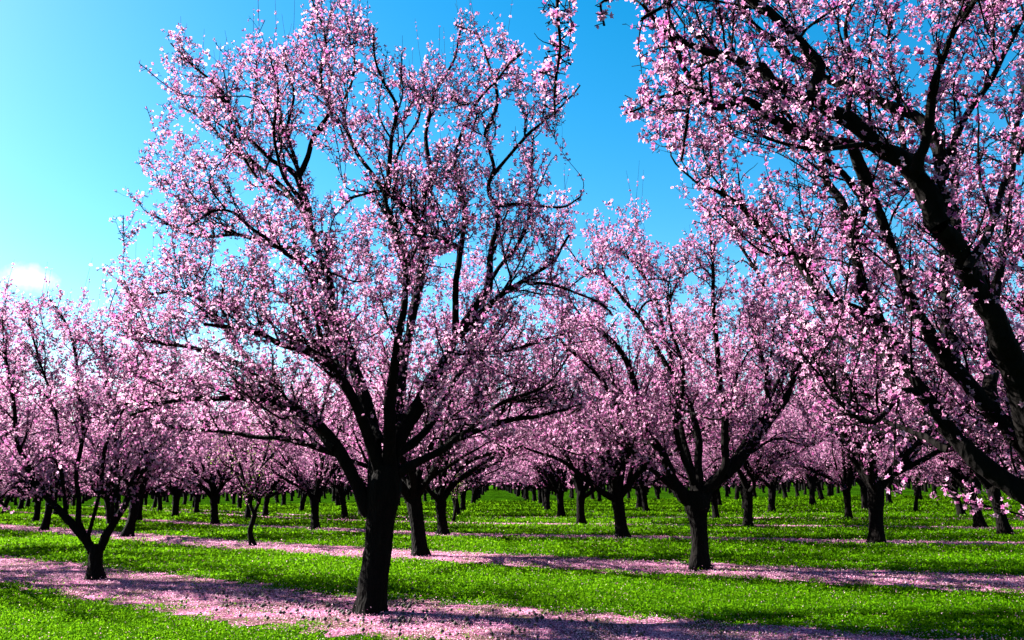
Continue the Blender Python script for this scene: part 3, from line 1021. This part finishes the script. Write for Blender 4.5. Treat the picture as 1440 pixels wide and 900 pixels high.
# ------------------------------------------------------------------ tree kinds shared through the orchard
PA = dict(NEAR); PA.update(tmin=0.12, sp1=0.21, len1=1.25, r1=0.018, sp2=0.16, len2=0.50, r2=0.008, sp3=0.085, len3=0.07, per=2, bs=0.075, s1=5, s2=3,
                           limb_sides=7, trunk_sides=14, sprouts=30, r3=0.004)
PB = dict(PA); PB.update(merge=True, sp1=0.30, sp2=0.22, sp3=0.13, bs=0.12, petals=3, per=2, limb_sides=5, trunk_sides=8, r1=0.022, r2=0.012, s1=3, spur=False, limb_n=10,
                         sprouts=14, r_sprout=0.008)
PC = dict(PB); PC.update(sp1=0.5, sp2=0.42, sp3=0.2, bs=0.24, petals=3, per=1, sprouts=6, limb_sides=4, trunk_sides=6, limb_n=7, r1=0.03, r2=0.02)
KA = [generic_parts(100 + i, 7.0, 3.8, PA, 1.2 + 0.15 * (i % 2), 0.17, 7, n_low=3) for i in range(5)]
KB = [generic_parts(200 + i, 7.0, 3.9, PB, 1.25, 0.18, 7, n_low=3) for i in range(4)]
KC = [generic_parts(300 + i, 7.0, 4.0, PC, 1.3, 0.19, 7, n_low=3) for i in range(3)]
PY = dict(PA); PY.update(merge=True, sp1=0.25, len1=0.6, sp2=0.2, len2=0.3, bs=0.06, per=1, sprouts=6)
KY = [generic_parts(400 + i, 3.4, 1.3, PY, 0.95, 0.065, 3, True, leaves=900, n_low=0) for i in range(2)]
rng = np.random.default_rng(77)

PS = dict(PY); PS.update(sp1=0.11, len1=0.55, sp2=0.10, len2=0.3, sp3=0.07, per=1, tmin=0.15, sprouts=8, trunk_sides=10, limb_sides=6, flare=0.3)
traced((357, 768), [(357, 768, 9), (353, 757, 7.5), (352, 745, 7), (356, 732, 7), (359, 722, 7)], [
    (0, -0.2, 5.5, 1.5, [(359, 725), (352, 710), (346, 696), (342, 670), (330, 640), (318, 612)]),
    (0, 0.3, 5.5, 1.5, [(358, 725), (364, 705), (362, 685), (368, 655), (378, 620), (385, 590)]),
    (0.1, 0.5, 3, 1.2, [(363, 690), (356, 660), (352, 620), (350, 585)]),
    (0, -0.6, 3, 1.2, [(345, 690), (330, 665), (312, 650), (305, 630)]),
    (0, 0.7, 3, 1.2, [(368, 655), (385, 640), (400, 615), (410, 600)]),
], PS, 'thin crooked young almond tree with green leaf tips in the second petal strip', leaves=500)

# measured trunks: (px, py of the foot, kind, scale, label)
MEAS = [
    (591, 782, 'A', 1.0, 'almond tree with a straight black trunk right behind the largest trunk'),
    (179, 755, 'A', 0.95, 'almond tree standing right behind the small forking tree at far left'),
    (61, 746, 'A', 0.85, 'almond tree trunk left of the small forking tree, near the left edge'),
    (302, 738, 'A', 0.95, 'almond tree left of the crooked young tree, in the third row'),
    (443, 744, 'A', 0.95, 'almond tree between the crooked young tree and the largest trunk, in the third row'),
    (623, 752, 'A', 1.0, 'almond tree just right of the trunk behind the largest trunk, third row'),
    (875, 756, 'A', 1.05, 'almond tree leaning right, left of the V shaped tree, in the third row'),
    (1234, 764, 'A', 1.1, 'sturdy black trunked almond tree in the third row, right of the V shaped tree'),
    (1051, 741, 'A', 0.95, 'almond tree just right of the V shaped tree, in the fourth row'),
    (1379, 742, 'A', 0.95, 'almond tree near the right edge under the big leaning limb'),
    (1193, 730, 'A', 0.85, 'almond tree with trunk leaning left beside the sturdy third row trunk'),
    (1287, 721, 'Y', 1.35, 'small pale almond tree with a V fork, behind the big leaning limb'),
    (817, 738, 'A', 1.0, 'straight trunked almond tree just left of the right leaning third row tree'),
    (790, 727, 'B', 1.0, 'far almond trunk just left of the straight trunk beside the right leaning tree'),
    (769, 719, 'B', 1.0, 'far slim almond trunk nearest to the right side of the open central aisle'),
    (637, 735, 'Y', 0.95, 'thin young almond stem beside the dark line of trunks right of the largest trunk'),
    (643, 726, 'B', 1.0, 'almond tree in the dark line of trunks right of the largest trunk'),
    (485, 730, 'B', 0.9, 'almond tree with a leaning trunk just left of the largest trunk'),
    (195, 733, 'B', 0.9, 'almond tree seen between the two trunks behind the small forking tree'),
    (276, 722, 'B', 0.9, 'slim almond trunk left of the third row tree beside the crooked young tree'),
    (372, 726, 'B', 0.9, 'almond trunk just right of the crooked young tree'),
    (909, 721, 'B', 0.9, 'almond trunk between the right leaning tree and the V shaped tree'),
    (1085, 721, 'B', 0.95, 'almond trunk right of the fourth row tree beside the V shaped tree'),
    (1251, 709, 'B', 0.95, 'far almond trunk just right of the sturdy third row trunk'),
    (1367, 711, 'B', 0.95, 'far almond trunk just left of the tree under the leaning limb'),
    (1011, 713, 'B', 0.9, 'far almond trunk just right of the V shaped tree'),
    (424, 720, 'B', 0.9, 'far almond trunk left of the third row tree by the largest trunk'),
    (337, 717, 'B', 0.9, 'far almond trunk left behind the crooked young tree'),
]
occupied = [main_tree.location[:2], tuple(on_ground(357, 768)[:2]), (4.3, 5.6), tuple(on_ground(983, 801)[:2]), tuple(on_ground(135, 815)[:2])]
for px, py, k, s, lab in MEAS:
    g = on_ground(px, py)
    kinds = dict(A=KA, B=KB, Y=KY)[k]
    place_tree(kinds[rng.integers(len(kinds))], g, rng.uniform(0, 6.28), s, lab)
    occupied.append((g[0], g[1]))
# first row, beyond the left edge: crown reaches into the frame
e = place_tree(KA[1], (-14.6, 17.6, 0), 1.0, 1.0, 'almond tree whose pink crown reaches in at the left edge, trunk out of sight')
occupied.append((-14.2, 18.4))
e = place_tree(KA[3], (9.6, 11.2, 0), 2.0, 1.0, 'almond tree crown behind the nearest leaning limbs, its trunk past the right edge')
occupied.append((9.6, 11.2))
occ = np.array(occupied)

# the rest of the orchard on the same planting grid
a = np.array((5.5, -3.75)); b = np.array((-0.22, 7.75))
p0 = np.array(on_ground(591, 782)[:2])
cand = []
for i in range(-60, 61):
    for j in range(-20, 60):
        q = p0 + a * i + b * j + rng.normal(0, 0.25, 2)
        if q[1] < 20 or q[1] > 152 or abs(q[0]) > 0.66 * q[1] + 4.5:
            continue
        if np.min(np.hypot(*(occ - q).T)) < 3.9:
            continue
        cand.append(q)
cand.sort(key=lambda q: q[1])
FARLAB = 'dark trunked almond tree in pink blossom deep in the far orchard rows'
MIDLAB = 'almond tree in pink blossom among the middle distance rows'
lim = 300 - len(occupied)
for n_, q in enumerate(cand[:lim]):
    Y = q[1]
    if Y < 36: kinds = KA
    elif Y < 75: kinds = KB
    else: kinds = KC
    place_tree(kinds[rng.integers(len(kinds))], (q[0], q[1], 0), rng.uniform(0, 6.28), rng.uniform(0.82, 1.08),
               MIDLAB if Y < 60 else FARLAB, 'almond trees in the middle rows' if Y < 60 else 'almond trees in the far rows')
print('TREES', len(cand), 'ymax', cand[min(lim, len(cand)) - 1][1])

# everything beyond that reads as one mass
rest = cand[lim:]
YF = cand[min(lim, len(cand)) - 1][1]
far = list(rest)
for i in range(-110, 111):
    for j in range(-20, 100):
        q = p0 + a * i + b * j
        if 152 <= q[1] < 300 and abs(q[0]) < 0.68 * q[1] and (i + j) % 1 == 0:
            far.append(q + rng.normal(0, 0.4, 2))
for _ in range(700):
    Y = rng.uniform(215, 330)
    far.append(np.array((rng.uniform(-0.68, 0.68) * Y, Y)))
far = np.array(far)
print('FAR', len(far))


def far_orchard():
    bag = Bag()
    M_ = len(far)
    P = np.zeros((M_, 3, 3)); P[:, :, :2] = far[:, None]; P[:, 1, 2] = 1.0; P[:, 2, 2] = 2.4
    v, q = tubes(P, np.tile(np.array((0.24, 0.19, 0.3)), (M_, 1)), 5)
    # several limbs each
    S = np.repeat(P[:, 1], 5, 0); D = nrm(rng.standard_normal(S.shape) * np.array((1, 1, 0)) + np.array((0, 0, 1.0)))
    PL = walk(S, D, np.full(len(S), 4.5), 4, 0.1, 0.0)
    v2, q2 = tubes(PL, np.tile(np.linspace(0.12, 0.04, 4), (len(S), 1)), 3)
    nb = 110
    d = nrm(rng.standard_normal((M_, nb, 3))) * rng.uniform(0.35, 1, (M_, nb, 1)) ** 0.5
    c = d * np.array((3.8, 3.8, 2.7)) + np.array((0, 0, 4.3)); c[..., :2] += far[:, None]
    c = c.reshape(-1, 3)
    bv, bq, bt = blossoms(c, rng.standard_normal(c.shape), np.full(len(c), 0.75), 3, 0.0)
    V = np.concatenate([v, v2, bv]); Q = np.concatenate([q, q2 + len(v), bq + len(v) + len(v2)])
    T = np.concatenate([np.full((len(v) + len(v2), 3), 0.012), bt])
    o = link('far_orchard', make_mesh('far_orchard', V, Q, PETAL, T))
    o['kind'] = 'stuff'; o['label'] = 'mass of distant blossoming orchard rows towards the horizon'; o['category'] = 'orchard'


far_orchard()
